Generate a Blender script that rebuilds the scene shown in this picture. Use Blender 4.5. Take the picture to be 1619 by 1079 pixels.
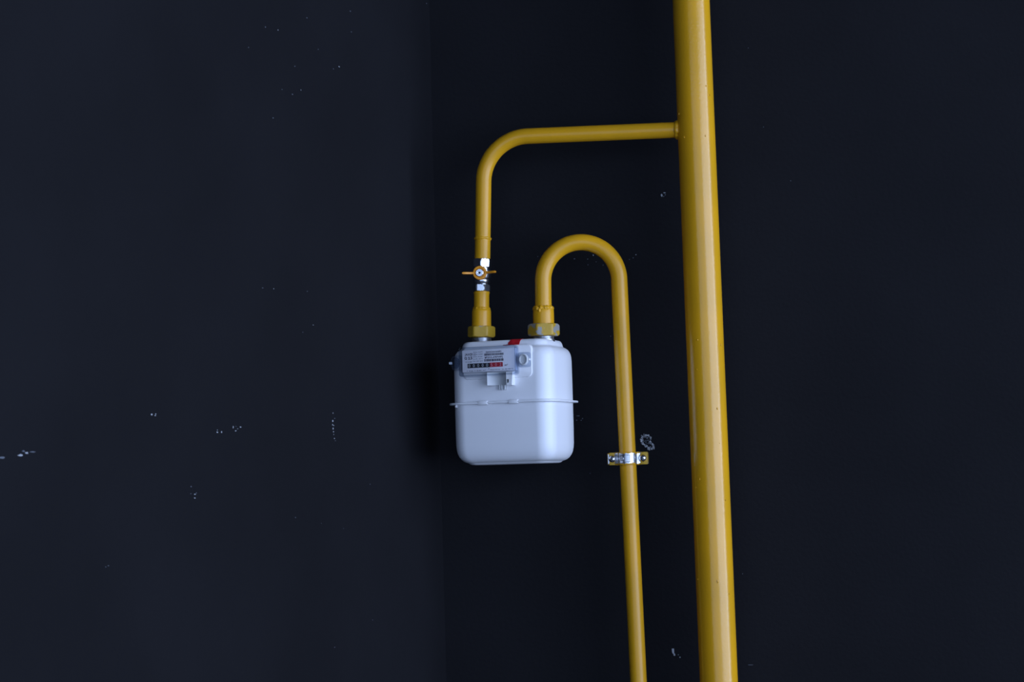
import bpy, bmesh, math, random
from mathutils import Vector, Matrix, noise

for o in list(bpy.data.objects):
    bpy.data.objects.remove(o, do_unlink=True)
S = bpy.context.scene
COL = S.collection
R = math.radians

# ------------------------------------------------------------------ camera
cam_d = bpy.data.cameras.new('camera')
cam = bpy.data.objects.new('camera', cam_d)
COL.objects.link(cam)
S.camera = cam
cam_d.sensor_width = 36.0
cam_d.sensor_fit = 'HORIZONTAL'
cam_d.lens = 36.0 * 3000.0 / 1619.0
cam.location = (0.6234, -3.3102, 1.4793)
cam.rotation_euler = (Matrix.Rotation(R(11), 3, 'Z') @ Matrix.Rotation(R(94), 3, 'X')
                      @ Matrix.Rotation(R(-1.6), 3, 'Z')).to_euler()
cam_d.clip_start = 0.02
cam_d.dof.use_dof = True
cam_d.dof.focus_distance = 3.2
cam_d.dof.aperture_fstop = 13.0

# ------------------------------------------------------------------ world, window light, added grazing light, exposure
wd = bpy.data.worlds.new('world')
S.world = wd
wd.use_nodes = True
wd.node_tree.nodes['Background'].inputs[0].default_value = (0.47, 0.64, 1.0, 1)
wd.node_tree.nodes['Background'].inputs[1].default_value = 1.72

# tall glazed opening far to the right, plus an added grazing light
def side_light(name, y0, y1, energy, x=4.0, z0=0.35, z1=3.35):
    ld = bpy.data.lights.new(name, 'AREA')
    ld.shape = 'RECTANGLE'
    ld.size, ld.size_y = y1 - y0, z1 - z0
    ld.energy = energy
    ld.color = (0.55, 0.69, 1.0)
    lo = bpy.data.objects.new(name, ld)
    COL.objects.link(lo)
    lo.location = (x, (y0 + y1) / 2, (z0 + z1) / 2)
    lo.rotation_euler = (R(90), 0, R(90))   # faces -X into the room
side_light('window_daylight', -6.2, -1.0, 212)
side_light('added_grazing_light', -0.95, -0.45, 40)  # added narrow lamp, not a second window; deepens the shade towards the corner

S.view_settings.view_transform = 'Standard'
S.view_settings.look = 'None'
S.view_settings.gamma = 1.0
S.view_settings.use_curve_mapping = False
S.view_settings.exposure = 0.0

# ------------------------------------------------------------------ materials
def mat(name, col, rough=0.5, metal=0.0, spec=0.5, coat=0.0):
    m = bpy.data.materials.new(name)
    m.use_nodes = True
    b = m.node_tree.nodes['Principled BSDF']
    b.inputs['Base Color'].default_value = (*col, 1)
    b.inputs['Roughness'].default_value = rough
    b.inputs['Metallic'].default_value = metal
    b.inputs['Specular IOR Level'].default_value = spec
    b.inputs['Coat Weight'].default_value = coat
    b.inputs['Coat Roughness'].default_value = 0.12
    return m

def N(m, t, **kw):
    n = m.node_tree.nodes.new(t)
    for k, v in kw.items():
        if k in n.inputs.keys():
            n.inputs[k].default_value = v
        else:
            setattr(n, k, v)
    return n

def L(m, a, b):
    m.node_tree.links.new(a, b)

def bump(m, scale, strength, dist=0.001, detail=2.0, stretch=None):
    tc = N(m, 'ShaderNodeTexCoord')
    src = tc.outputs['Object']
    if stretch:
        mp = N(m, 'ShaderNodeMapping')
        mp.inputs['Scale'].default_value = stretch
        L(m, src, mp.inputs['Vector'])
        src = mp.outputs[0]
    nz = N(m, 'ShaderNodeTexNoise', Scale=scale, Detail=detail)
    L(m, src, nz.inputs['Vector'])
    bp = N(m, 'ShaderNodeBump', Strength=strength, Distance=dist)
    L(m, nz.outputs['Fac'], bp.inputs['Height'])
    L(m, bp.outputs[0], m.node_tree.nodes['Principled BSDF'].inputs['Normal'])
    return tc

def vary(m, a, b, scale, lo=0.4, hi=0.6, detail=3.0, stretch=None):
    tc = N(m, 'ShaderNodeTexCoord')
    src = tc.outputs['Object']
    if stretch:
        mp = N(m, 'ShaderNodeMapping')
        mp.inputs['Scale'].default_value = stretch
        L(m, src, mp.inputs['Vector'])
        src = mp.outputs[0]
    nz = N(m, 'ShaderNodeTexNoise', Scale=scale, Detail=detail)
    L(m, src, nz.inputs['Vector'])
    rp = N(m, 'ShaderNodeValToRGB')
    rp.color_ramp.elements[0].position = lo
    rp.color_ramp.elements[1].position = hi
    rp.color_ramp.elements[0].color = (*a, 1)
    rp.color_ramp.elements[1].color = (*b, 1)
    L(m, nz.outputs['Fac'], rp.inputs['Fac'])
    L(m, rp.outputs[0], m.node_tree.nodes['Principled BSDF'].inputs['Base Color'])
    return nz

YEL = (0.74, 0.355, 0.008)
YEL2 = (0.66, 0.325, 0.009)
M = {}
M['yellow'] = mat('yellow_pipe_paint', YEL, 0.18, 0, 0.50, 0.0)
vary(M['yellow'], YEL2, YEL, 9, 0.35, 0.65)
bump(M['yellow'], 260, 0.22, 0.0008, 3)
M['yellow_thin'] = mat('yellow_thin_pipe_paint', YEL, 0.31, 0, 0.42)
vary(M['yellow_thin'], YEL2, YEL, 14, 0.35, 0.65)
bump(M['yellow_thin'], 340, 0.16, 0.0006, 3)

# clamp strap: zinc in the middle, yellow paint caught on the lips
def strap_mat():
    m = mat('overpainted_zinc_strap', (0.6, 0.6, 0.6), 0.3)
    tc = N(m, 'ShaderNodeTexCoord'); sp = N(m, 'ShaderNodeSeparateXYZ'); L(m, tc.outputs['Object'], sp.inputs[0])
    d = N(m, 'ShaderNodeMath', operation='SUBTRACT'); d.inputs[1].default_value = 1.4995; L(m, sp.outputs['Z'], d.inputs[0])
    a = N(m, 'ShaderNodeMath', operation='ABSOLUTE'); L(m, d.outputs[0], a.inputs[0])
    nz = N(m, 'ShaderNodeTexNoise', Scale=170.0, Detail=2.0); L(m, tc.outputs['Object'], nz.inputs['Vector'])
    k = N(m, 'ShaderNodeMath', operation='MULTIPLY_ADD'); k.inputs[1].default_value = 0.008; L(m, nz.outputs['Fac'], k.inputs[0]); L(m, a.outputs[0], k.inputs[2])
    g = N(m, 'ShaderNodeMath', operation='GREATER_THAN'); g.inputs[1].default_value = 0.0128; L(m, k.outputs[0], g.inputs[0])
    c = N(m, 'ShaderNodeMix', data_type='RGBA'); L(m, g.outputs[0], c.inputs[0])
    c.inputs[6].default_value = (0.66, 0.67, 0.70, 1); c.inputs[7].default_value = (*YEL2, 1)
    b = m.node_tree.nodes['Principled BSDF']
    L(m, c.outputs[2], b.inputs['Base Color'])
    iv = N(m, 'ShaderNodeMath', operation='SUBTRACT'); iv.inputs[0].default_value = 1.0; L(m, g.outputs[0], iv.inputs[1])
    L(m, iv.outputs[0], b.inputs['Metallic'])
    return m
M['strap'] = strap_mat()

# worn nuts: yellow brush paint that has come off the zinc
def worn(name, lo, hi):
    m = mat(name, YEL, 0.45)
    nz = vary(m, (0.30, 0.29, 0.27), (0.50, 0.30, 0.02), 52, lo, hi, 4)
    bump(m, 300, 0.5, 0.0006, 3)
    return m
M['worn_low'] = worn('worn_yellow_union_nut', 0.31, 0.36)
M['worn_high'] = worn('scraped_yellow_union_nut', 0.47, 0.51)
M['clamp_yel'] = worn('clamp_overspray_yellow', 0.30, 0.38)
M['chrome'] = mat('nickel_plate', (0.72, 0.72, 0.75), 0.22, 1.0)
bump(M['chrome'], 180, 0.12, 0.0006)
M['zinc'] = mat('zinc_steel', (0.62, 0.63, 0.66), 0.34, 1.0)
bump(M['zinc'], 220, 0.25, 0.0006)
M['orange'] = mat('orange_lacquer', (0.80, 0.30, 0.012), 0.34)
M['dark'] = mat('dark_recess', (0.012, 0.012, 0.014), 0.6)
M['white'] = mat('white_meter_enamel', (0.83, 0.83, 0.86), 0.36, 0, 0.40)
bump(M['white'], 120, 0.05, 0.0008)
M['grey_plastic'] = mat('pale_grey_plastic', (0.56, 0.58, 0.60), 0.5)
M['white_plastic'] = mat('white_plastic_tab', (0.80, 0.80, 0.82), 0.45)
M['plate'] = mat('printed_white_plate', (0.80, 0.79, 0.86), 0.5)
M['ink'] = mat('black_print', (0.02, 0.022, 0.05), 0.6)
M['ink_soft'] = mat('fine_black_print', (0.16, 0.17, 0.24), 0.6)
M['drum_black'] = mat('counter_black', (0.008, 0.010, 0.018), 0.4)
M['drum_red'] = mat('counter_red', (0.42, 0.012, 0.030), 0.4)
M['digit'] = mat('counter_digit_white', (0.55, 0.58, 0.62), 0.5)
M['digit_red'] = mat('counter_digit_pale_red', (0.75, 0.35, 0.42), 0.5)
M['sticker'] = mat('red_seal_foil', (0.52, 0.012, 0.020), 0.35)
vary(M['sticker'], (0.36, 0.008, 0.016), (0.58, 0.018, 0.025), 60, 0.4, 0.6)
M['sticker_pink'] = mat('pale_red_print', (0.65, 0.12, 0.14), 0.4)
M['plaster'] = mat('bare_plaster', (0.42, 0.43, 0.45), 0.9)
vary(M['plaster'], (0.10, 0.105, 0.12), (0.50, 0.51, 0.54), 260, 0.35, 0.65)
M['chip'] = mat('chipped_paint_white', (0.34, 0.35, 0.38), 0.9)
M['chip_dull'] = mat('chipped_paint_dull', (0.11, 0.12, 0.145), 0.9)

# clear moulded plastic: see-through with a fresnel sheen
def clear(name, tint, rough=0.06):
    m = bpy.data.materials.new(name)
    m.use_nodes = True
    nt = m.node_tree
    nt.nodes.remove(nt.nodes['Principled BSDF'])
    out = nt.nodes['Material Output']
    tr = N(m, 'ShaderNodeBsdfTransparent'); tr.inputs[0].default_value = (*tint, 1)
    gl = N(m, 'ShaderNodeBsdfGlossy'); gl.inputs['Roughness'].default_value = rough
    lw = N(m, 'ShaderNodeLayerWeight'); lw.inputs[0].default_value = 0.5
    pw = N(m, 'ShaderNodeMath', operation='POWER'); pw.inputs[1].default_value = 4.0
    fr = N(m, 'ShaderNodeMath', operation='MULTIPLY_ADD'); fr.inputs[1].default_value = 0.6; fr.inputs[2].default_value = 0.035
    L(m, lw.outputs['Facing'], pw.inputs[0]); L(m, pw.outputs[0], fr.inputs[0])
    mx = N(m, 'ShaderNodeMixShader')
    L(m, fr.outputs[0], mx.inputs[0]); L(m, tr.outputs[0], mx.inputs[1]); L(m, gl.outputs[0], mx.inputs[2])
    L(m, mx.outputs[0], out.inputs[0])
    return m
M['clear'] = clear('clear_polycarbonate', (0.985, 0.988, 0.99))
M['clear_rim'] = clear('thick_polycarbonate_rim', (0.74, 0.78, 0.84), 0.12)

WALL = (0.0110, 0.0108, 0.0128)
def wall_mat(name, k):
    c = [v * k for v in WALL]
    m = mat(name, c, 0.75, 0, 0.06)
    vary(m, [v * 0.90 for v in c], [v * 1.10 for v in c], 3.0, 0.35, 0.65, 5)
    bump(m, 140, 0.35, 0.0012, 4)
    return m
M['wall'] = wall_mat('charcoal_navy_wall_paint', 1.0)
M['floor'] = mat('dark_concrete_floor', (0.05, 0.05, 0.055), 0.8)
vary(M['floor'], (0.04, 0.04, 0.045), (0.06, 0.06, 0.065), 4)

# ------------------------------------------------------------------ mesh helpers
def finish(bm, ang=35):
    bmesh.ops.recalc_face_normals(bm, faces=bm.faces)
    for f in bm.faces:
        f.smooth = True
    for e in bm.edges:
        e.smooth = not (len(e.link_faces) == 2 and e.calc_face_angle(0) > R(ang))

def obj(name, bm, m, parent=None, ang=35):
    finish(bm, ang)
    me = bpy.data.meshes.new(name)
    bm.to_mesh(me)
    bm.free()
    me.materials.append(M[m] if isinstance(m, str) else m)
    o = bpy.data.objects.new(name, me)
    COL.objects.link(o)
    if parent is not None:
        o.parent = parent
    return o

def tag(o, label=None, cat=None, group=None, kind=None):
    if label: o['label'] = label
    if cat: o['category'] = cat
    if group: o['group'] = group
    if kind: o['kind'] = kind
    return o

def thing(name, label, cat, loc, rz=0.0):
    o = bpy.data.objects.new(name, None)
    COL.objects.link(o)
    o.location = loc
    o.rotation_euler = (0, 0, rz)
    o.empty_display_size = 0.02
    return tag(o, label, cat)

def box(bm, lo, hi, bevel=0.0, seg=2, mx=None):
    b = bmesh.new()
    bmesh.ops.create_cube(b, size=1.0)
    for v in b.verts:
        v.co = Vector([(lo[i] + hi[i]) / 2 + v.co[i] * (hi[i] - lo[i]) for i in range(3)])
    if bevel:
        bmesh.ops.bevel(b, geom=b.edges[:], offset=bevel, segments=seg, affect='EDGES', profile=0.5)
    merge(bm, b, mx)

def merge(bm, b, mx=None):
    if mx is not None:
        bmesh.ops.transform(b, matrix=mx, verts=b.verts)
    me = bpy.data.meshes.new('tmp')
    b.to_mesh(me); b.free()
    bm.from_mesh(me)
    bpy.data.meshes.remove(me)

def loft(bm, rings, close=True, cap=True):
    vs = [[bm.verts.new(p) for p in r] for r in rings]
    n = len(rings[0])
    for a, b in zip(vs, vs[1:]):
        for i in range(n if close else n - 1):
            j = (i + 1) % n
            bm.faces.new((a[i], a[j], b[j], b[i]))
    if cap:
        bm.faces.new(vs[0][::-1])
        bm.faces.new(vs[-1])
    return vs

def frames(path):
    """parallel transported frames along a polyline"""
    P = [Vector(p) for p in path]
    T = []
    for i in range(len(P)):
        a = P[max(i - 1, 0)]; b = P[min(i + 1, len(P) - 1)]
        T.append((b - a).normalized())
    ref = Vector((0, 1, 0)) if abs(T[0].y) < 0.9 else Vector((1, 0, 0))
    u = (ref - T[0] * ref.dot(T[0])).normalized()
    out = []
    for p, t in zip(P, T):
        u = (u - t * u.dot(t)).normalized()
        out.append((p, t, u, t.cross(u)))
    return out

def tube(bm, path, rad, n=40, cap=True, wob=0.0):
    fr = frames(path)
    rs = rad if isinstance(rad, (list, tuple)) else [rad] * len(fr)
    rings = []
    for (p, t, u, v), r in zip(fr, rs):
        ring = []
        for i in range(n):
            a = 2 * math.pi * i / n
            d = u * math.cos(a) + v * math.sin(a)
            rr = r
            if wob:
                rr = r * (1 + wob * noise.noise((p + d * r) * 140))
            ring.append(p + d * rr)
        rings.append(ring)
    loft(bm, rings, True, cap)

def lathe_axis(bm, a, b, prof, n=40):
    """prof: list of (t along a->b in metres, radius)"""
    a, b = Vector(a), Vector(b)
    t = (b - a).normalized()
    u = Vector((0, 1, 0)) if abs(t.y) < 0.9 else Vector((0, 0, 1))
    u = (u - t * u.dot(t)).normalized(); v = t.cross(u)
    rings = []
    for s, r in prof:
        rings.append([a + t * s + (u * math.cos(2 * math.pi * i / n) + v * math.sin(2 * math.pi * i / n)) * r for i in range(n)])
    loft(bm, rings)

def hexnut(bm, a, b, af, rot=0.0, cham=0.0025, rc=None, n=72):
    """hexagonal nut with turned chamfers between a and b"""
    a, b = Vector(a), Vector(b)
    h = (b - a).length
    t = (b - a).normalized()
    u = Vector((0, -1, 0)); u = (u - t * u.dot(t)).normalized(); v = t.cross(u)
    rc = rc or af * 0.5 * 1.03
    def hr(q):
        q = (q - rot) % (math.pi / 3) - math.pi / 6
        return af * 0.5 / math.cos(q)
    rings = []
    for s, lim in ((0, rc - 0.0005), (cham * 0.4, rc + cham * 0.5), (cham, 9), (h - cham, 9), (h - cham * 0.4, rc + cham * 0.5), (h, rc - 0.0005)):
        ring = []
        for i in range(n):
            q = 2 * math.pi * i / n
            r = min(hr(q), lim)
            ring.append(a + t * s + (u * math.cos(q) + v * math.sin(q)) * r)
        rings.append(ring)
    loft(bm, rings)

def bead(bm, c, t, r, thick, seed=0, n=56, m=10, amp=0.35):
    """lumpy weld bead: irregular ring around an axis"""
    c, t = Vector(c), Vector(t).normalized()
    u = Vector((0, 1, 0)) if abs(t.y) < 0.9 else Vector((1, 0, 0))
    u = (u - t * u.dot(t)).normalized(); v = t.cross(u)
    vs = []
    for i in range(n):
        a = 2 * math.pi * i / n
        d = u * math.cos(a) + v * math.sin(a)
        k = thick * (1 + amp * noise.noise(d * 4.2 + Vector((seed, seed * 2, 0))) + 0.5 * amp * noise.noise(d * 11 + Vector((seed, 0, 3))))
        sh = thick * 0.5 * noise.noise(d * 3.1 + Vector((9, seed, 0)))
        vs.append([bm.verts.new(c + d * (r + k * math.cos(2 * math.pi * j / m)) + t * (sh + k * 1.25 * math.sin(2 * math.pi * j / m))) for j in range(m)])
    for i in range(n):
        for j in range(m):
            bm.faces.new((vs[i][j], vs[(i + 1) % n][j], vs[(i + 1) % n][(j + 1) % m], vs[i][(j + 1) % m]))

def blob(bm, c, r, seed, squash=(1, 1, 1)):
    b = bmesh.new()
    bmesh.ops.create_icosphere(b, subdivisions=2, radius=1)
    for v in b.verts:
        k = 1 + 0.35 * noise.noise(v.co * 1.6 + Vector((seed, 0, seed)))
        v.co = Vector([v.co[i] * k * r * squash[i] + c[i] for i in range(3)])
    merge(bm, b)

def arc(c, e1, e2, r, a0, a1, n):
    c, e1, e2 = Vector(c), Vector(e1), Vector(e2)
    return [c + (e1 * math.cos(a0 + (a1 - a0) * i / n) + e2 * math.sin(a0 + (a1 - a0) * i / n)) * r for i in range(n + 1)]

def lerp(a, b, k):
    a, b = Vector(a), Vector(b)
    return a + (b - a) * k

# ------------------------------------------------------------------ the setting
XC = -0.1559                     # inner corner of the two walls
bm = bmesh.new(); box(bm, (XC - 0.3, 0.0, 0.0), (4.2, 0.2, 3.5))
wall_back = tag(obj('wall_back', bm, 'wall'), 'dark charcoal painted wall behind the meter and the yellow pipes', kind='structure')
LW = R(-12)                      # the left wall opens away from the corner at 102 degrees
bm = bmesh.new(); box(bm, (-0.2, -6.0, 0.0), (0.0, 0.0, 3.5), mx=Matrix.Translation((XC, 0, 0)) @ Matrix.Rotation(LW, 4, 'Z'))
wall_left = tag(obj('wall_left', bm, 'wall'), 'dark navy painted wall with small paint chips, left of the corner', kind='structure')
bm = bmesh.new(); box(bm, (XC - 2.0, -6.0, -0.1), (4.2, 0.2, 0.0))
tag(obj('floor', bm, 'floor'), 'dark concrete floor below the pipes', kind='structure')

bm = bmesh.new(); box(bm, (XC - 2.0, -6.0, 3.5), (4.2, 0.2, 3.6))
tag(obj('ceiling', bm, 'floor'), 'dark concrete ceiling above the pipes', kind='structure')

# ------------------------------------------------------------------ main riser with welded branch
def riser_at(z):
    return lerp((0.3355, -0.1, 1.122), (0.3288, -0.1, 2.2817), (z - 1.122) / (2.2817 - 1.122))
rr = thing('gas_riser', 'thick yellow vertical gas riser pipe with a bent branch welded on', 'pipe', riser_at(0.0))
def rel(o, parent):
    o.matrix_parent_inverse = Matrix.Translation(-parent.location)
    return o
bm = bmesh.new()
tube(bm, [riser_at(3.5 * i / 60) for i in range(61)], 0.0318, 72)
rel(obj('riser_pipe', bm, 'yellow', rr), rr)
# branch: leaves the riser to the left, bends down to the valve
BR = 0.078
p_r = riser_at(2.0575)
p_l = Vector((0.0325, -0.1, 2.0635)); hd = (p_l - p_r).normalized()
v_b = Vector((-0.0488, -0.1, 1.8532)); v_t = Vector((-0.0437, -0.1, 1.975)); vd = (v_b - v_t).normalized()
# corner where the two straight runs meet
ts = (v_t.x - p_r.x) / hd.x
cor = p_r + hd * ts
cor = Vector((v_t.x - vd.x / vd.z * (v_t.z - cor.z), -0.1, cor.z))
ang = math.acos(hd.dot(vd)); tl = BR * math.tan(ang / 2)
s0 = cor - hd * tl; s1 = cor + vd * tl
cen = s0 + vd * (BR) - hd * 0
nrm = (vd - hd * hd.dot(vd)).normalized(); cen = s0 + nrm * BR
path = [lerp(p_r + hd * 0.024, s0, i / 12) for i in range(12)]
for i in range(25):
    a = ang * i / 24
    path.append(cen - nrm * BR * math.cos(a) + hd * BR * math.sin(a))
path += [lerp(s1, v_b, (i + 1) / 8) for i in range(8)]
bm = bmesh.new(); tube(bm, path, 0.0136, 44)
br = rel(obj('branch_pipe', bm, 'yellow_thin', rr), rr)
tag(br, 'thinner yellow pipe running left from the riser and bending down to the valve')
bm = bmesh.new(); bead(bm, p_r + hd * 0.0325, hd, 0.0135, 0.0032, 3)
rel(obj('weld_bead', bm, 'yellow_thin', rr), rr)
w2 = v_t + vd * ((v_t.z - 1.8885) / -vd.z)
bm = bmesh.new(); bead(bm, w2, vd, 0.0132, 0.0018, 7, amp=0.6)
rel(obj('weld_bead', bm, 'yellow_thin', rr), rr)
bm = bmesh.new()
random.seed(4)
for i in range(16):                # dried paint nibs and drips on the riser
    z = random.uniform(1.2, 2.25); a = random.uniform(-2.6, -0.5)
    c = riser_at(z) + Vector((math.cos(a), math.sin(a), 0)) * 0.0318
    blob(bm, c, random.uniform(0.0007, 0.0013), i, (1, 1, random.choice((1, 1.6, 2.6))))
rel(tag(obj('paint_nibs', bm, 'yellow', rr), kind='stuff'), rr)

# ------------------------------------------------------------------ shut-off valve
vt = Vector((-0.0489, -0.1, 1.8530)); vbm = Vector((-0.0520, -0.1, 1.7960))
ax = (vbm - vt).normalized(); vl = (vbm - vt).length
va = thing('shutoff_valve', 'small nickel shutoff valve with orange butterfly handle above the meter', 'valve', vbm)
at = lambda s: vt + ax * s
bm = bmesh.new(); hexnut(bm, at(0), at(0.0150), 0.0290, R(-1), 0.0016)
rel(obj('hex_end', bm, 'chrome', va), va)
bm = bmesh.new(); hexnut(bm, at(0.0445), at(0.0568), 0.0268, R(29), 0.0014)
rel(obj('hex_end', bm, 'chrome', va), va)
bm = bmesh.new()
lathe_axis(bm, at(0), at(1), [(0.0145, 0.0118), (0.0155, 0.0132), (0.0185, 0.0136), (0.0195, 0.0146), (0.0250, 0.0152), (0.0330, 0.0148),
                              (0.0345, 0.0138), (0.0362, 0.0132), (0.0372, 0.0142), (0.0400, 0.0140), (0.0425, 0.0128), (0.0450, 0.0120)], 48)
rel(obj('valve_body', bm, 'chrome', va), va)
# stem axis points to the room, a little to the left
sd = Vector((math.sin(R(1)), -math.cos(R(1)), 0.0)).normalized()
vc = at(0.0262)
sx = Vector((-sd.y, sd.x, 0)).normalized(); sz = Vector((0, 0, 1))
bm = bmesh.new(); lathe_axis(bm, vc + sd * 0.010, vc + sd * 0.020, [(0, 0.0085), (0.004, 0.0085), (0.005, 0.0075), (0.0075, 0.0075)], 32)
rel(obj('valve_stem', bm, 'chrome', va), va)
hb = vc + sd * 0.0170
bm = bmesh.new()
# dished hub of the handle
lathe_axis(bm, hb, hb + sd, [(0, 0.0112), (0.0008, 0.0120), (0.0040, 0.0122), (0.0052, 0.0114), (0.0054, 0.0090), (0.0040, 0.0076), (0.0040, 0.0001)], 40)
def wing(sgn):
    b = bmesh.new()
    pts = []
    for i in range(15):
        k = i / 14
        x = sgn * (0.0090 + k * 0.0205)
        y = 0.0020 + 0.0075 * (k * k * (3 - 2 * k))
        hw = 0.0030 if k < 0.1 else 0.0022
        if k > 0.93: hw = 0.0012
        th = 0.0040 - 0.0012 * k
        pts.append((x, y, hw, th))
    rings = []
    for x, y, hw, th in pts:
        ring = []
        for j in range(12):
            a = 2 * math.pi * j / 12
            ca, sa = math.cos(a), math.sin(a)
            ca = math.copysign(abs(ca) ** 0.6, ca); sa = math.copysign(abs(sa) ** 0.6, sa)
            ring.append(hb + sx * x + sd * (y + ca * th) + sz * (sa * hw))
        rings.append(ring)
    loft(b, rings)
    return b
merge(bm, wing(1)); merge(bm, wing(-1))
ha = rel(obj('handle', bm, 'orange', va), va); tag(ha, 'orange butterfly handle')
bm = bmesh.new(); lathe_axis(bm, hb, hb + sd, [(0.0035, 0.0001), (0.0036, 0.0068), (0.0060, 0.0068), (0.0068, 0.0060), (0.0068, 0.0040), (0.0052, 0.0036), (0.0052, 0.0001)], 32)
tag(obj('handle_screw', bm, 'chrome', ha), 'silver socket screw')
bm = bmesh.new(); hexnut(bm, hb + sd * 0.0050, hb + sd * 0.0058, 0.0038, 0, 0.0001)
obj('screw_socket', bm, 'dark', ha)

# ------------------------------------------------------------------ inlet connector under the valve
ci = Vector((-0.0520, -0.1, 1.7960)); cj = Vector((-0.0543, -0.1, 1.7165))
cd = (cj - ci).normalized()
ic = thing('inlet_connector', 'short yellow pipe stub with flared socket and nut on the meter inlet, below the valve', 'pipe fitting', cj)
q = lambda s: ci + cd * s
bm = bmesh.new(); lathe_axis(bm, q(0), q(1), [(0.0, 0.0134), (0.001, 0.0142), (0.0030, 0.0140), (0.0045, 0.0134), (0.031, 0.0134)], 44)
rel(obj('pipe_stub', bm, 'yellow_thin', ic), ic)
bm = bmesh.new(); lathe_axis(bm, q(0), q(1), [(0.0280, 0.0132), (0.0300, 0.0146), (0.0312, 0.0158), (0.035, 0.0166), (0.048, 0.0168), (0.0560, 0.0170), (0.0640, 0.0170)], 44)
so = rel(obj('socket', bm, 'yellow_thin', ic), ic)
bm = bmesh.new(); bead(bm, q(0.0298), cd, 0.0135, 0.0017, 12, amp=0.7)
rel(obj('weld_bead', bm, 'yellow_thin', ic), ic)
bm = bmesh.new(); hexnut(bm, q(0.0608), q(0.0796), 0.0425, R(23), 0.0030)
un = rel(obj('union_nut', bm, 'worn_low', ic), ic); tag(un, 'hexagonal union nut in chipped yellow paint')

# ------------------------------------------------------------------ outlet pipe: union nut, socket, U-bend, down to the floor
o0 = Vector((0.0589, -0.12, 1.7128)); o1 = Vector((0.0604, -0.12, 1.8082))
od = (o1 - o0).normalized()
op = thing('outlet_pipe', 'thin yellow pipe looping in a U-bend from the meter outlet down past the clamp', 'pipe', (0.2030, -0.09, 0.0))
r_top = Vector((0.1879, -0.09, 1.8045)); r_bot = Vector((0.1989, -0.09, 1.1218)); rd = (r_bot - r_top).normalized()
path = [lerp(o0 + od * 0.046, o1, i / 6) for i in range(6)]
mid = (o1 + r_top) / 2
hx = (r_top - o1).length / 2
e1 = (o1 - mid).normalized()
e2 = Vector((0, 0, 1)); e2 = (e2 - e1 * e2.dot(e1)).normalized()
for i in range(41):
    a = math.pi * i / 40
    # slightly flattened-shouldered pipe bend
    path.append(mid + e1 * hx * math.cos(a) + e2 * hx * 1.015 * math.sin(a))
zb = (0.0 - r_top.z) / rd.z
path += [lerp(r_top, r_top + rd * zb, (i + 1) / 20) for i in range(20)]
bm = bmesh.new(); tube(bm, path, 0.0141, 44)
rel(obj('bent_pipe', bm, 'yellow_thin', op), op)
q2 = lambda s: o0 + od * s
bm = bmesh.new(); lathe_axis(bm, q2(0), q2(1), [(0.016, 0.0182), (0.038, 0.0180), (0.0450, 0.0178), (0.0475, 0.0168), (0.0490, 0.0142)], 44)
rel(obj('socket', bm, 'yellow_thin', op), op)
bm = bmesh.new(); bead(bm, q2(0.0475), od, 0.0150, 0.0030, 21, amp=0.55)
blob(bm, q2(0.0460) + Vector((-0.008, -0.0155, 0)), 0.0032, 2, (1, .7, 1.3))
blob(bm, q2(0.0430) + Vector((-0.004, -0.0178, 0)), 0.0022, 5, (1, .6, 1.8))
rel(obj('weld_bead', bm, 'yellow_thin', op), op)
bm = bmesh.new(); hexnut(bm, q2(0.0), q2(0.0205), 0.0480, R(-16), 0.0036)
un = rel(obj('union_nut', bm, 'worn_high', op), op); tag(un, 'hexagonal union nut, yellow paint scraped to grey metal')

# ------------------------------------------------------------------ pipe clamp
def leg_at(z):
    return r_top + rd * ((z - r_top.z) / rd.z)
cz = 1.4995
cc = leg_at(cz)
cl = thing('pipe_clamp', 'silver two-screw pipe clamp with yellow overspray holding the thin pipe', 'clamp', (cc.x, cc.y, cz - 0.0115))
def band(sgn, r, w, ear, th):
    """half strap: ear, half ring, ear; sgn -1 front (towards the room), +1 back"""
    b = bmesh.new()
    gap = 0.0012
    pts = [(-ear, sgn * gap), (-r - 0.0035, sgn * gap), (-r - 0.0008, sgn * (gap + 0.0020))]
    for i in range(1, 20):
        a = math.pi * i / 20
        pts.append((-r * math.cos(a), sgn * (gap + r * math.sin(a))))
    pts += [(r + 0.0008, sgn * (gap + 0.0020)), (r + 0.0035, sgn * gap), (ear, sgn * gap)]
    P = [Vector((x, y, 0)) for x, y in pts]
    rings = []
    for i, p in enumerate(P):
        t = (P[min(i + 1, len(P) - 1)] - P[max(i - 1, 0)]).normalized()
        nn = Vector((t.y, -t.x, 0)) * (1 if sgn < 0 else -1)
        # nn points outwards from the pipe
        ring = []
        hwv = w / 2
        if i == 0 or i == len(P) - 1: hwv = w / 2 - 0.0016
        prof = [(-hwv, 0), (-hwv, th), (-hwv * 0.82, th * 1.5), (-hwv * 0.55, th * 1.1), (hwv * 0.55, th * 1.1), (hwv * 0.82, th * 1.5), (hwv, th), (hwv, 0)]
        for z, d in prof:
            ring.append(cc + p + nn * d + Vector((0, 0, z)))
        rings.append(ring)
    loft(b, rings)
    return b
EAR = 0.0350
rel(tag(obj('back_strap', band(1, 0.0145, 0.0225, EAR, 0.0016), 'clamp_yel', cl, 50), 'yellow painted rear half strap'), cl)
fs = rel(tag(obj('front_strap', band(-1, 0.0145, 0.0215, EAR - 0.0015, 0.0017), 'strap', cl, 50), 'silver front half strap with yellow painted lips'), cl)
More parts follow.
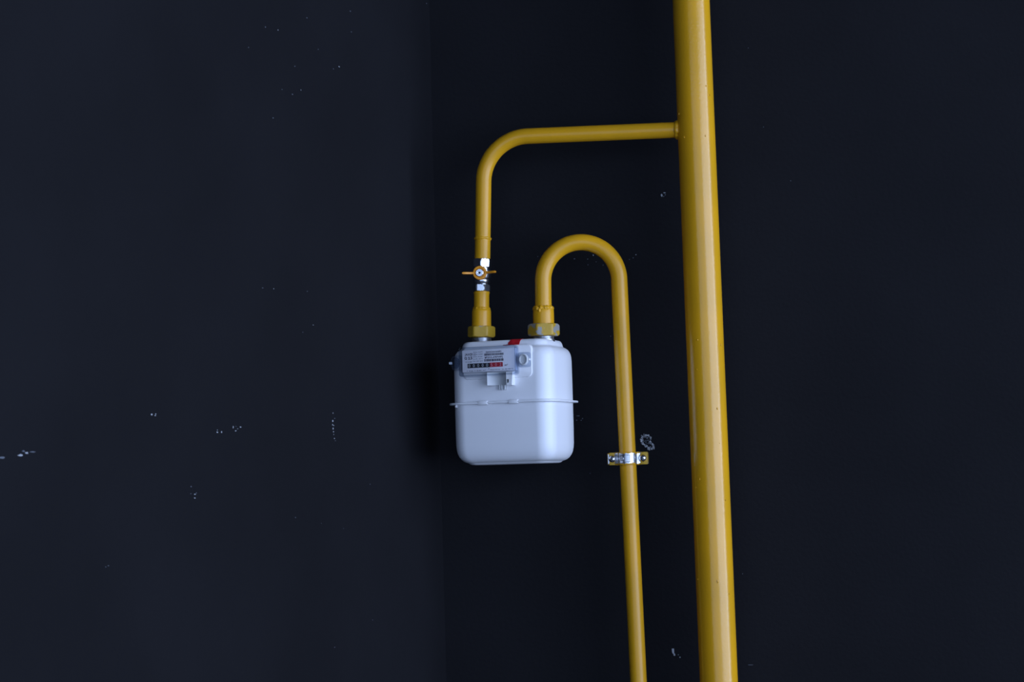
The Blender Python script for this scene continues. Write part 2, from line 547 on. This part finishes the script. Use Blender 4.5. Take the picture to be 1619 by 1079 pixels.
# raised pressed panel on the front of the strap
bm = bmesh.new()
rings = []
for i in range(9):
    a = R(66 + 38 * i / 8)
    d = Vector((math.cos(a), -math.sin(a), 0))
    k = 0.0 if i in (0, 8) else 1.0
    rings.append([cc + Vector((0, -0.0012, 0)) + d * (0.0160 + 0.0016 * k * kk) + Vector((0, 0, z))
                  for z, kk in ((-0.0065, 0), (-0.0055, 1), (0.0055, 1), (0.0065, 0))])
loft(bm, rings, False, False)
obj('pressed_panel', bm, 'zinc', fs)
bm = bmesh.new()
d = Vector((math.cos(R(118)), -math.sin(R(118)), 0))
lathe_axis(bm, cc + d * 0.0160, cc + d * 0.03, [(0, 0.0040), (0.0016, 0.0040), (0.0022, 0.0034), (0.0022, 0.0001)], 20)
obj('rivet', bm, 'zinc', fs)
for sgn in (-1, 1):               # painted outer ear washers and pan-head screws
    c = cc + Vector((sgn * 0.0262, -0.0012, 0))
    bm = bmesh.new()
    box(bm, c + Vector((-0.0052 if sgn < 0 else -0.0042, -0.0032, -0.0106)), c + Vector((0.0042 if sgn < 0 else 0.0082, -0.0016, 0.0106)), 0.0006)
    rel(obj('ear_plate', bm, 'clamp_yel', cl), cl)
    bm = bmesh.new()
    lathe_axis(bm, c + Vector((0, -0.0028, 0)), c + Vector((0, -1, 0)), [(0, 0.0064), (0.0008, 0.0064), (0.0020, 0.0059), (0.0036, 0.0046), (0.0046, 0.0026), (0.0048, 0.0001)], 28)
    sc = rel(obj('screw', bm, 'chrome', cl), cl)
    bm = bmesh.new()
    mr = Matrix.Translation(c + Vector((0, -0.0075, 0))) @ Matrix.Rotation(R(28 * sgn), 4, 'Y')
    box(bm, (-0.0030, -0.0005, -0.0006), (0.0030, 0.0006, 0.0006), 0, mx=mr)
    box(bm, (-0.0006, -0.0005, -0.0030), (0.0006, 0.0006, 0.0030), 0, mx=mr)
    obj('cross_slot', bm, 'dark', sc)
bm = bmesh.new()
lathe_axis(bm, cc + Vector((0, 0.0160, 0)), cc + Vector((0, 1, 0)), [(0, 0.0075), (0.009, 0.0075), (0.0095, 0.0040), (0.0755, 0.0040)], 24)
rel(obj('threaded_rod', bm, 'zinc', cl), cl)

# ------------------------------------------------------------------ gas meter
MX, MY, MZ = 0.0022, -0.110, 1.6
TH = R(-10.0)
gm = thing('gas_meter', 'white diaphragm gas meter with red and black counter hanging between yellow pipes', 'gas meter', (MX, MY, MZ - 0.105), TH)
UP = 0.105                        # local z of the seam above the empty
W2, D2, RC = 0.0915, 0.0675, 0.028
def rrect(ins, z, n=12):
    w, d = W2 - ins, D2 - ins
    r = max(RC - ins * 0.55, 0.012)
    pts = []
    for cx, cy, a0 in ((w - r, d - r, 0), (-w + r, d - r, 90), (-w + r, -d + r, 180), (w - r, -d + r, 270)):
        for i in range(n + 1):
            a = R(a0 + 90 * i / n)
            pts.append(Vector((cx + r * math.cos(a), cy + r * math.sin(a), UP + z)))
    return pts
mm = 0.001
prof_up = [(0, 0.5), (0, 40), (0.2, 70), (0.6, 77), (1.6, 82), (3.2, 86.0), (5.5, 89.5), (8.5, 92.1), (11.2, 93.5), (12.6, 94.7), (13.2, 96.5), (13.8, 99.5),
           (14.8, 102.0), (16.2, 104.2), (18.0, 105.4), (20.5, 106.0)]
prof_dn = [(0, -0.5), (0.1, -40), (0.4, -70), (1.0, -78), (2.4, -85.0), (4.6, -90.5), (7.8, -95.2), (11.5, -98.4), (15.5, -100.2), (18.0, -101.0), (19.4, -101.9),
           (21.0, -103.4), (24.0, -104.4), (29, -104.8)]
bm = bmesh.new(); loft(bm, [rrect(i * mm, z * mm) for i, z in prof_up])
obj('upper_shell', bm, 'white', gm, 40)
bm = bmesh.new(); loft(bm, [rrect(i * mm, z * mm) for i, z in prof_dn])
obj('lower_shell', bm, 'white', gm, 40)
bm = bmesh.new(); loft(bm, [rrect(i * mm, z * mm) for i, z in ((1, -1.7), (-7.2, -1.7), (-8.0, -1.0), (-8.0, 1.0), (-7.2, 1.7), (1, 1.7))])
fl = obj('seam_flange', bm, 'white', gm)
for cx in (-0.0285, 0.0265):       # crimped clips on the front of the seam
    bm = bmesh.new(); box(bm, (cx - 0.0085, -D2 - 0.0086, UP - 0.0031), (cx + 0.0085, -D2 - 0.0004, UP + 0.0031), 0.0008)
    obj('crimp_clip', bm, 'white', fl)
bm = bmesh.new(); box(bm, (-W2 + 0.0085, -D2 + 0.002, UP - 0.0060), (-W2 + 0.0115, -D2 + 0.008, UP - 0.001), 0.001)
obj('seam_lug', bm, 'white', fl)
# threaded ports
for sgn in (-1, 1):
    bm = bmesh.new()
    prof = [(-0.0035, 0.0190), (0.0012, 0.0190), (0.0016, 0.0176)]
    ph = 0.0110 if sgn < 0 else 0.0073
    k = 0.0022
    while k + 0.0008 < ph:
        prof += [(k, 0.0168), (k + 0.0008, 0.0176)]; k += 0.0016
    prof += [(ph, 0.0168)]
    base = Vector((sgn * 0.0575, 0, UP + 0.1055))
    lathe_axis(bm, base, base + Vector((0, 0, 1)), prof, 40)
    obj('threaded_port', bm, 'zinc', gm)

# index mounting pad on the front
bm = bmesh.new()
def pad(b, x0, x1, z0, z1, y0, y1, r, n=6, bev=0.0012):
    def ring(ins, y):
        pts = []
        for cx, cz_, a0 in ((x1 - r, z1 - r, 0), (x0 + r, z1 - r, 90), (x0 + r, z0 + r, 180), (x1 - r, z0 + r, 270)):
            for i in range(n + 1):
                a = R(a0 + 90 * i / n)
                pts.append(Vector((cx + (r - ins) * math.cos(a), y, UP + cz_ + (r - ins) * math.sin(a))))
        return pts
    loft(b, [ring(0, y0), ring(0, y1 + bev), ring(bev * 0.3, y1 + bev * 0.3), ring(bev, y1)])
pad(bm, -0.0640, 0.0600, 0.0400, 0.0955, -D2 + 0.020, -D2 - 0.0022, 0.009)
obj('index_mount', bm, 'white', gm)

# face plate with print, and the clear cover in front of it
PX0, PX1, PZ0, PZ1 = -0.0620, 0.0340, 0.0522, 0.0900
PY = -D2 - 0.0110
bm = bmesh.new(); box(bm, (PX0, PY, UP + PZ0), (PX1, -D2 - 0.0015, UP + PZ1), 0.0006)
fp = obj('face_plate', bm, 'plate', gm)
tag(fp, 'printed white counter plate')

def P(u, v, lift=0.0):
    """millimetres from the plate's top left corner"""
    return Vector((PX0 + u * mm, PY - lift, UP + PZ1 - v * 0.945 * mm))
def rect(name, u0, u1, v0, v1, m, lift=0.0003, par=None):
    b = bmesh.new()
    box(b, P(u0, v1, lift), P(u1, v0, -0.0002))
    return obj(name, b, m, par or fp)
def text(name, s, u, v, h, m, wid=None, lift=0.00025, par=None, bold=0.02):
    """text whose cap height is h mm, baseline at v; wid: total width in mm"""
    c = bpy.data.curves.new('t', 'FONT'); c.body = s; c.size = 1.0; c.resolution_u = 2; c.offset = bold
    o = bpy.data.objects.new('t', c); COL.objects.link(o)
    dg = bpy.context.evaluated_depsgraph_get(); dg.update()
    me = bpy.data.meshes.new_from_object(o.evaluated_get(dg))
    bpy.data.objects.remove(o); bpy.data.curves.remove(c)
    xs = [p.co.x for p in me.vertices]
    x0, x1 = min(xs), max(xs)
    ky = h * mm / 0.70
    kx = (wid * mm / (x1 - x0)) if wid else ky
    for p in me.vertices:
        q_ = P(u, v, lift)
        p.co = Vector((q_.x + (p.co.x - x0) * kx, q_.y, q_.z + p.co.y * ky))
    me.materials.append(M[m])
    t = bpy.data.objects.new(name, me); COL.objects.link(t); t.parent = par or fp
    return t

rect('counter_window', 9.6, 50.3, 24.6, 32.6, 'drum_black')
rect('counter_window', 50.3, 73.4, 24.4, 32.4, 'drum_red')
for i, ch in enumerate('00000502'):
    text('counter_digit', ch, 11.4 + i * 8.05, 31.2 - 0.03 * i, 5.2, 'digit' if i < 5 else 'digit_red', 3.4, 0.0006, bold=0.0)
text('printed_name', 'JAXŞI', 5.0, 9.8, 3.6, 'ink', 14)
text('printed_size', 'G 2.5', 4.2, 16.8, 4.3, 'ink', 14.5, bold=0.035)
text('printed_line', 'V 1.2 dm³', 6.0, 22.4, 1.9, 'ink', 12.5)
for i, s in enumerate(('Qmax  4 m³/h', 'Qmin  0.025', 'pmax  0.5 bar', 'tm -20…+50 °C', 'EN 1359  2015')):
    text('printed_line', s, 20.5, 5.2 + i * 4.1, 1.7, 'ink_soft', 17.0)
for v0 in (7.0, 10.2):
    rect('printed_box', 20.5, 25.5, v0, v0 + 0.5, 'ink_soft', 0.0002)
text('serial_number', 'ZJANCA510A4P3', 43.0, 6.6, 2.5, 'ink', 28.5)
text('serial_number', '№2015-4787WP2', 41.5, 16.5, 2.9, 'ink', 32.5)
random.seed(11)
for v0, v1 in ((7.8, 11.8), (17.8, 22.2)):
    b = bmesh.new(); u = 40.5
    while u < 74.6:
        wv = random.choice((0.35, 0.35, 0.7, 1.05))
        box(b, P(u, v1, 0.0002), P(min(u + wv, 75), v0, -0.0002)); u += wv + random.choice((0.35, 0.35, 0.7))
    obj('barcode', b, 'ink', fp)
text('printed_unit', 'm³', 77.0, 31.2, 2.9, 'ink', 5.5)
rect('printed_tick', 47.7, 48.7, 34.4, 36.2, 'ink', 0.0002)
text('printed_line', '1 imp = 0.01 m³', 8.5, 38.4, 1.6, 'ink', 34)
text('printed_line', 'Pmax 0.5 bar   tm -20 +50 °C', 51.0, 38.0, 1.6, 'ink', 41)

# clear cover: a deep rim and a front pane
CX0, CX1, CZ0, CZ1 = -0.0665, 0.0375, 0.0450, 0.0945
def rring(x0, x1, z0, z1, y, r, n=6):
    pts = []
    for cx, cz_, a0 in ((x1 - r, z1 - r, 0), (x0 + r, z1 - r, 90), (x0 + r, z0 + r, 180), (x1 - r, z0 + r, 270)):
        for i in range(n + 1):
            a = R(a0 + 90 * i / n)
            pts.append(Vector((cx + r * math.cos(a), y, UP + cz_ + r * math.sin(a))))
    return pts
YF = -D2 - 0.0170
bm = bmesh.new()
i_ = 0.0022
rs = [rring(CX0, CX1, CZ0, CZ1, -D2 - 0.0012, 0.005), rring(CX0, CX1, CZ0, CZ1, YF + 0.0012, 0.005), rring(CX0 + 0.0005, CX1 - 0.0005, CZ0 + 0.0005, CZ1 - 0.0005, YF, 0.0045),
      rring(CX0 + i_, CX1 - i_, CZ0 + i_, CZ1 - i_, YF, 0.003), rring(CX0 + i_, CX1 - i_, CZ0 + i_, CZ1 - i_, -D2 - 0.0012, 0.003)]
vs = loft(bm, rs, True, False)
n_ = len(rs[0])
for i in range(n_):
    j = (i + 1) % n_
    bm.faces.new((vs[-1][i], vs[-1][j], vs[0][j], vs[0][i]))
cv = obj('cover_rim', bm, 'clear_rim', gm)
tag(cv, 'clear plastic cover over the counter')
bm = bmesh.new()
loft(bm, [rring(CX0 + i_, CX1 - i_, CZ0 + i_, CZ1 - i_, YF + 0.0013, 0.003), rring(CX0 + i_, CX1 - i_, CZ0 + i_, CZ1 - i_, YF + 0.0001, 0.003)])
obj('cover_pane', bm, 'clear', cv)
# side ears of the cover with seal bosses
for sgn, xe in ((1, CX1), (-1, CX0)):
    bm = bmesh.new()
    x0, x1 = (xe - 0.001, xe + 0.0215) if sgn > 0 else (xe - 0.0180, xe + 0.001)
    pad(bm, x0, x1, 0.0570, 0.0820, -D2 + 0.010, -D2 - 0.0052, 0.004)
    ea = obj('cover_ear', bm, 'clear_rim', gm)
    cx = xe + sgn * 0.0105
    bm = bmesh.new()
    c = Vector((cx, -D2 - 0.0050, UP + 0.0695))
    b = bmesh.new()
    lathe_axis(b, Vector((0, 0, 0)), Vector((0, -1, 0)), [(0, 0.0100), (0.0050, 0.0098), (0.0062, 0.0090), (0.0062, 0.0076), (0.0034, 0.0070), (0.0034, 0.0001)], 32)
    merge(bm, b, Matrix.Translation(c) @ Matrix.Diagonal((0.80, 1, 1, 1)))
    obj('seal_boss', bm, 'grey_plastic' if sgn > 0 else 'clear_rim', ea)
    bm = bmesh.new(); box(bm, (cx + sgn * 0.0085 - 0.0022, -D2 - 0.0085, UP + 0.0675), (cx + sgn * 0.0085 + 0.0022, -D2 - 0.002, UP + 0.0715), 0.0008)
    obj('seal_pin', bm, 'white_plastic', ea)

# pulse socket under the counter: hollowed block with a notched side tab
bm = bmesh.new()
n = 14
yb = -D2 + 0.001
prof = []
for i in range(n + 1):            # concave front, open towards the room
    k = i / n
    x = -0.0155 + 0.0345 * k
    y = -D2 - 0.0160 + 0.0125 * math.sin(math.pi * k) ** 0.85
    prof.append((x, y))
prof += [(0.0190, yb), (-0.0155, yb)]
loft(bm, [[Vector((x, y, UP + z)) for x, y in prof] for z in (0.0285, 0.0500)])
ps = obj('pulse_socket', bm, 'grey_plastic', gm)
tag(ps, 'pale grey hollowed plastic socket under the counter')
bm = bmesh.new()
tabp = [(0.0190, 0.0500), (0.0300, 0.0500), (0.0280, 0.0275), (0.0195, 0.0275), (0.0195, 0.0310), (0.0228, 0.0318), (0.0232, 0.0368), (0.0205, 0.0378), (0.0190, 0.0378)]
loft(bm, [[Vector((x, y, UP + z)) for x, z in tabp] for y in (-D2 - 0.0150, -D2 + 0.001)])
obj('notched_tab', bm, 'white_plastic', ps)
bm = bmesh.new()
for x0, x1 in ((0.0012, 0.0030), (0.0050, 0.0064), (0.0100, 0.0125)):
    box(bm, (x0, -D2 - 0.0055, UP + 0.0205), (x1, -D2 + 0.001, UP + 0.0290), 0.0005)
box(bm, (0.0012, -D2 - 0.0030, UP + 0.0205), (0.0125, -D2 + 0.001, UP + 0.0290), 0.0005)
obj('socket_lug', bm, 'grey_plastic', ps)

# red seal sticker wrapped over the shoulder of the shell, down to the cover
prof = [(z, i) for i, z in prof_up]
rows = [(24.5, 106.1), (20.5, 106.0), (18.0, 105.4), (16.2, 104.2), (14.8, 102.0), (13.8, 99.5), (13.2, 97.0), (9.5, 95.9), (2.0, 95.7), (-3.0, 95.5)]
bm = bmesh.new()
g = []
for k, (ins, z) in enumerate(rows):
    f = k / (len(rows) - 1)
    x0 = 0.0180 - 0.0095 * f ** 1.2 + 0.0012 * math.sin(k * 2.3)
    x1 = 0.0365 - 0.0055 * f
    row = []
    for j in range(7):
        x = x0 + (x1 - x0) * j / 6
        row.append((Vector((x, -(D2 - ins * mm) - 0.0007, UP + z * mm + 0.0007)), Vector((x, -(D2 - ins * mm) + 0.0002, UP + z * mm - 0.0002))))
    g.append(row)
va_ = [[(bm.verts.new(a), bm.verts.new(b)) for a, b in row] for row in g]
for k in range(len(g) - 1):
    for j in range(6):
        bm.faces.new((va_[k][j][0], va_[k][j + 1][0], va_[k + 1][j + 1][0], va_[k + 1][j][0]))
        bm.faces.new((va_[k][j][1], va_[k + 1][j][1], va_[k + 1][j + 1][1], va_[k][j + 1][1]))
for j in range(6):
    bm.faces.new((va_[0][j][0], va_[0][j][1], va_[0][j + 1][1], va_[0][j + 1][0]))
    bm.faces.new((va_[-1][j][0], va_[-1][j + 1][0], va_[-1][j + 1][1], va_[-1][j][1]))
for k in range(len(g) - 1):
    for j in (0, 6):
        bm.faces.new((va_[k][j][0], va_[k + 1][j][0], va_[k + 1][j][1], va_[k][j][1]))
tag(obj('seal_sticker', bm, 'sticker', gm, 60), 'red seal sticker over the shell edge')

# ------------------------------------------------------------------ marks on the walls
def flake(name, c, pts, m, wall, axis, th=0.0006):
    """thin jagged flake lying on a wall; pts in mm; axis 'Y' back wall, 'X' left wall (u runs along the wall, v up)"""
    b = bmesh.new()
    def at_(u, v, d):
        if axis == 'Y': return Vector((c[0] + u * mm, -d, c[2] + v * mm))
        return Vector((XC, 0, c[2] + v * mm)) + Matrix.Rotation(LW, 3, 'Z') @ Vector((d, -c[1] + u * mm, 0))
    loft(b, [[at_(u, v, -0.0002) for u, v in pts], [at_(u * 0.9, v * 0.9, th) for u, v in pts]])
    return obj(name, b, m, wall, 20)
rnd = random.Random(5)
def jag(ru, rv, n=9, off=(0, 0)):
    return [(off[0] + ru * (0.65 + 0.5 * rnd.random()) * math.cos(2 * math.pi * i / n), off[1] + rv * (0.65 + 0.5 * rnd.random()) * math.sin(2 * math.pi * i / n)) for i in range(n)]
# (wall L/B, distance from the corner (L) or x (B), height, half width mm, half height mm, brightness)
MARKS = [
    ('L', 1.1921, 1.518, 5.47, 1.53, 1), ('L', 1.1798, 1.521, 3.68, 1.54, 1), ('L', 1.1859, 1.5229, 3.05, 1.15, 0), ('L', 1.2268, 1.5154, 8.27, 1.51, 0),
    ('L', 1.1675, 1.5222, 7.44, 0.77, 0), ('L', 0.91, 1.5724, 2.41, 1.54, 1), ('L', 0.9004, 1.5734, 1.52, 0.94, 1), ('L', 0.902, 1.5712, 1.97, 0.69, 1),
    ('L', 0.7451, 1.55, 2.37, 1.26, 1), ('L', 0.745, 1.5531, 1.27, 0.68, 1), ('L', 0.734, 1.5505, 1.53, 1.54, 0.6), ('L', 0.702, 1.5577, 1.22, 1.83, 0.6),
    ('L', 0.6818, 1.5581, 2.64, 0.92, 0.6), ('L', 0.6952, 1.5527, 2.8, 0.92, 0.6), ('L', 0.6898, 1.5557, 1.75, 0.46, 0.6), ('L', 0.6941, 1.5591, 1.22, 0.64, 0.5),
    ('L', 0.399, 1.5837, 1.16, 1.11, 0.6), ('L', 0.3935, 1.5754, 1.48, 1.01, 0.5), ('L', 0.4, 1.571, 2.0, 2.12, 1), ('L', 0.4011, 1.5652, 1.47, 1.51, 1),
    ('L', 0.3974, 1.564, 1.06, 1.01, 0.7), ('L', 0.3995, 1.5589, 1.69, 1.82, 1), ('L', 0.3984, 1.5541, 2.0, 1.11, 1), ('L', 0.398, 1.5496, 1.06, 0.81, 0.6),
    ('L', 0.396, 1.5432, 1.37, 1.31, 1), ('L', 0.3929, 1.5397, 1.9, 0.51, 0.5), ('L', 0.8071, 1.4577, 2.26, 0.97, 1), ('L', 0.8061, 1.4629, 2.59, 0.88, 0.6),
    ('L', 0.8028, 1.4648, 1.46, 0.62, 0.5), ('L', 0.8169, 1.464, 1.6, 0.61, 0.5), ('L', 0.8158, 1.4738, 2.01, 0.97, 0.2), ('L', 0.5258, 1.4214, 1.55, 0.96, 0.5),
    ('L', 0.3716, 1.3992, 1.07, 0.5, 0.5), ('L', 0.4444, 1.4099, 1.02, 0.49, 0.4), ('L', 1.0141, 1.3752, 2.08, 0.65, 0.3), ('L', 1.0197, 1.3739, 1.38, 0.61, 0.3),
    ('L', 0.5881, 2.1703, 1.43, 1.48, 0.3), ('L', 0.55, 2.1737, 1.75, 1.0, 0.6), ('L', 0.6392, 2.1288, 1.38, 0.97, 0.3), ('L', 0.4223, 2.1685, 1.58, 0.78, 0.5),
    ('L', 0.3525, 2.1534, 2.42, 1.06, 0.7), ('L', 0.3723, 2.1461, 1.63, 0.79, 0.4), ('L', 0.4819, 2.0917, 1.52, 0.76, 0.6), ('L', 0.5088, 2.0801, 2.0, 1.01, 0.5),
    ('L', 0.5411, 2.0822, 1.47, 0.75, 0.3), ('L', 0.5703, 2.0329, 1.92, 0.99, 0.3), ('L', 0.3067, 2.2208, 2.26, 0.81, 0.4), ('L', 0.3089, 2.2553, 2.26, 0.81, 0.3),
    ('L', 0.4996, 2.1263, 1.51, 0.91, 0.3), ('L', 0.4577, 2.2124, 1.24, 1.24, 0.3), ('L', 0.0116, 2.3339, 1.74, 1.18, 0.5), ('L', 0.6112, 1.768, 2.78, 0.57, 0.3),
    ('L', 0.5783, 1.7694, 1.42, 0.82, 0.6), ('L', 0.4748, 1.7734, 1.52, 0.8, 0.4), ('L', 0.4577, 1.7214, 1.84, 0.6, 0.6), ('L', 0.4915, 1.708, 1.4, 0.74, 0.4),
    ('L', 0.2758, 1.4685, 1.13, 0.78, 0.3), ('L', 0.4096, 1.2137, 1.87, 0.59, 0.3), ('L', 0.2778, 1.2456, 1.35, 0.62, 0.3), ('B', 0.131, 1.8613, 1.24, 1.24, 0.8),
    ('B', 0.0968, 1.8567, 1.7, 1.01, 0.5), ('B', 0.1206, 1.855, 1.42, 0.9, 0.3), ('B', 0.1357, 1.8494, 0.9, 0.9, 0.5), ('B', 0.1208, 1.8448, 0.85, 1.24, 0.5),
    ('B', 0.1479, 1.843, 0.85, 1.46, 0.5), ('B', 0.207, 1.8586, 1.12, 1.01, 0.6), ('B', 0.2018, 1.8533, 1.01, 1.12, 0.5), ('B', 0.195, 1.8508, 1.12, 0.84, 0.4),
    ('B', 0.0308, 1.864, 0.92, 0.91, 0.3), ('B', 0.1028, 1.5727, 1.35, 1.34, 0.5), ('B', 0.092, 1.5703, 1.58, 1.12, 0.4), ('B', 0.1002, 1.5698, 1.13, 1.34, 0.3),
    ('B', 0.095, 1.5778, 3.95, 0.78, 0.2), ('B', 0.1575, 1.7163, 0.84, 1.01, 0.5), ('B', 0.1133, 1.4759, 1.01, 0.78, 0.5), ('B', 0.3739, 1.2955, 0.54, 1.3, 0.3),
    ('B', 0.3823, 1.1396, 4.87, 0.65, 0.25), ('B', 0.4171, 2.2136, 0.88, 0.79, 0.4), ('B', 0.4384, 2.0719, 0.88, 0.78, 0.4), ('B', 0.4818, 1.9746, 0.82, 1.11, 0.3),
    ('B', 0.2489, 1.1646, 2.75, 5.98, 1), ('B', 0.251, 1.1586, 2.2, 2.72, 1), ('B', 0.2581, 1.158, 0.82, 0.81, 0.6), ('B', 0.2607, 1.1536, 1.1, 1.19, 0.6),
    ('B', 0.2559, 1.9616, 1.79, 2.81, 1), ('B', 0.261, 1.9658, 2.23, 1.23, 0.6), ('B', 0.2624, 1.9624, 1.01, 1.96, 0.5), ('B', 0.2591, 1.9592, 2.01, 0.9, 0.5),
]
def ramp_chip(k):
    return 'chip' if k >= 0.55 else 'chip_dull'
for ax_, p, z, u, v, k in MARKS:
    n_ = 8 if max(u, v) > 1.5 else 6
    if ax_ == 'L':
        flake('paint_chip', (XC, p, z), jag(u, v, n_), ramp_chip(k), wall_left, 'X', 0.0004)
    else:
        flake('paint_chip', (p, 0, z), jag(u, v, n_), ramp_chip(k), wall_back, 'Y', 0.0004)

# broken plug hole beside the clamp: crumbly ring of bare plaster
bm = bmesh.new()
hc = Vector((0.2147, 0.0, 1.5284))
def ridge(pts, r0, seed):
    P_ = []
    for (a, b), (c, d) in zip(pts, pts[1:]):
        for i in range(5):
            P_.append((a + (c - a) * i / 5, b + (d - b) * i / 5))
    P_.append(pts[-1])
    rn = random.Random(seed)
    for i, (u, v) in enumerate(P_):
        for k in range(2):
            c = hc + Vector(((u + rn.gauss(0, 0.7)) * mm, -0.0003, (v + rn.gauss(0, 0.7)) * mm))
            blob(bm, c, r0 * mm * rn.uniform(0.25, 0.85), i + seed * 31 + k * 7, (rn.uniform(0.7, 1.3), 0.7, rn.uniform(0.7, 1.3)))
ridge([(-6.2, -4.5), (-8.6, 0), (-9.2, 4.3), (-7.5, 8.6), (-3, 11.4), (1.5, 11.8), (5.6, 9.4), (8.2, 5.2)], 1.7, 1)
ridge([(-7.4, 10.6), (-6.0, 6.0), (-7.2, 1.0)], 1.2, 4)
ridge([(5.0, 0.5), (7.2, -2.6), (11.4, -5.6), (12.6, -9.4), (9.8, -13.0), (5.6, -13.2), (2.4, -11.6)], 1.8, 2)
ridge([(-5.6, -4.6), (-1.0, -7.6), (3.5, -9.4), (8.0, -9.6)], 1.2, 3)
ridge([(-4.5, 8.8), (0.0, 8.4), (3.0, 6.4)], 0.9, 6)
tag(obj('plaster_scar', bm, 'plaster', wall_back), 'crumbly grey broken plaster hole beside the pipe clamp')
bm = bmesh.new()
rnd2 = random.Random(8)
for i in range(26):
    a = rnd2.uniform(0, 6.28); r_ = rnd2.uniform(2, 12)
    blob(bm, hc + Vector(((r_ * math.cos(a) * 0.75 + 1) * mm, -0.0003, (r_ * math.sin(a) - 0.5) * mm)), rnd2.uniform(0.4, 1.1) * mm, i, (1, 0.6, 1))
tag(obj('plaster_crumbs', bm, 'chip_dull', wall_back), kind='stuff')
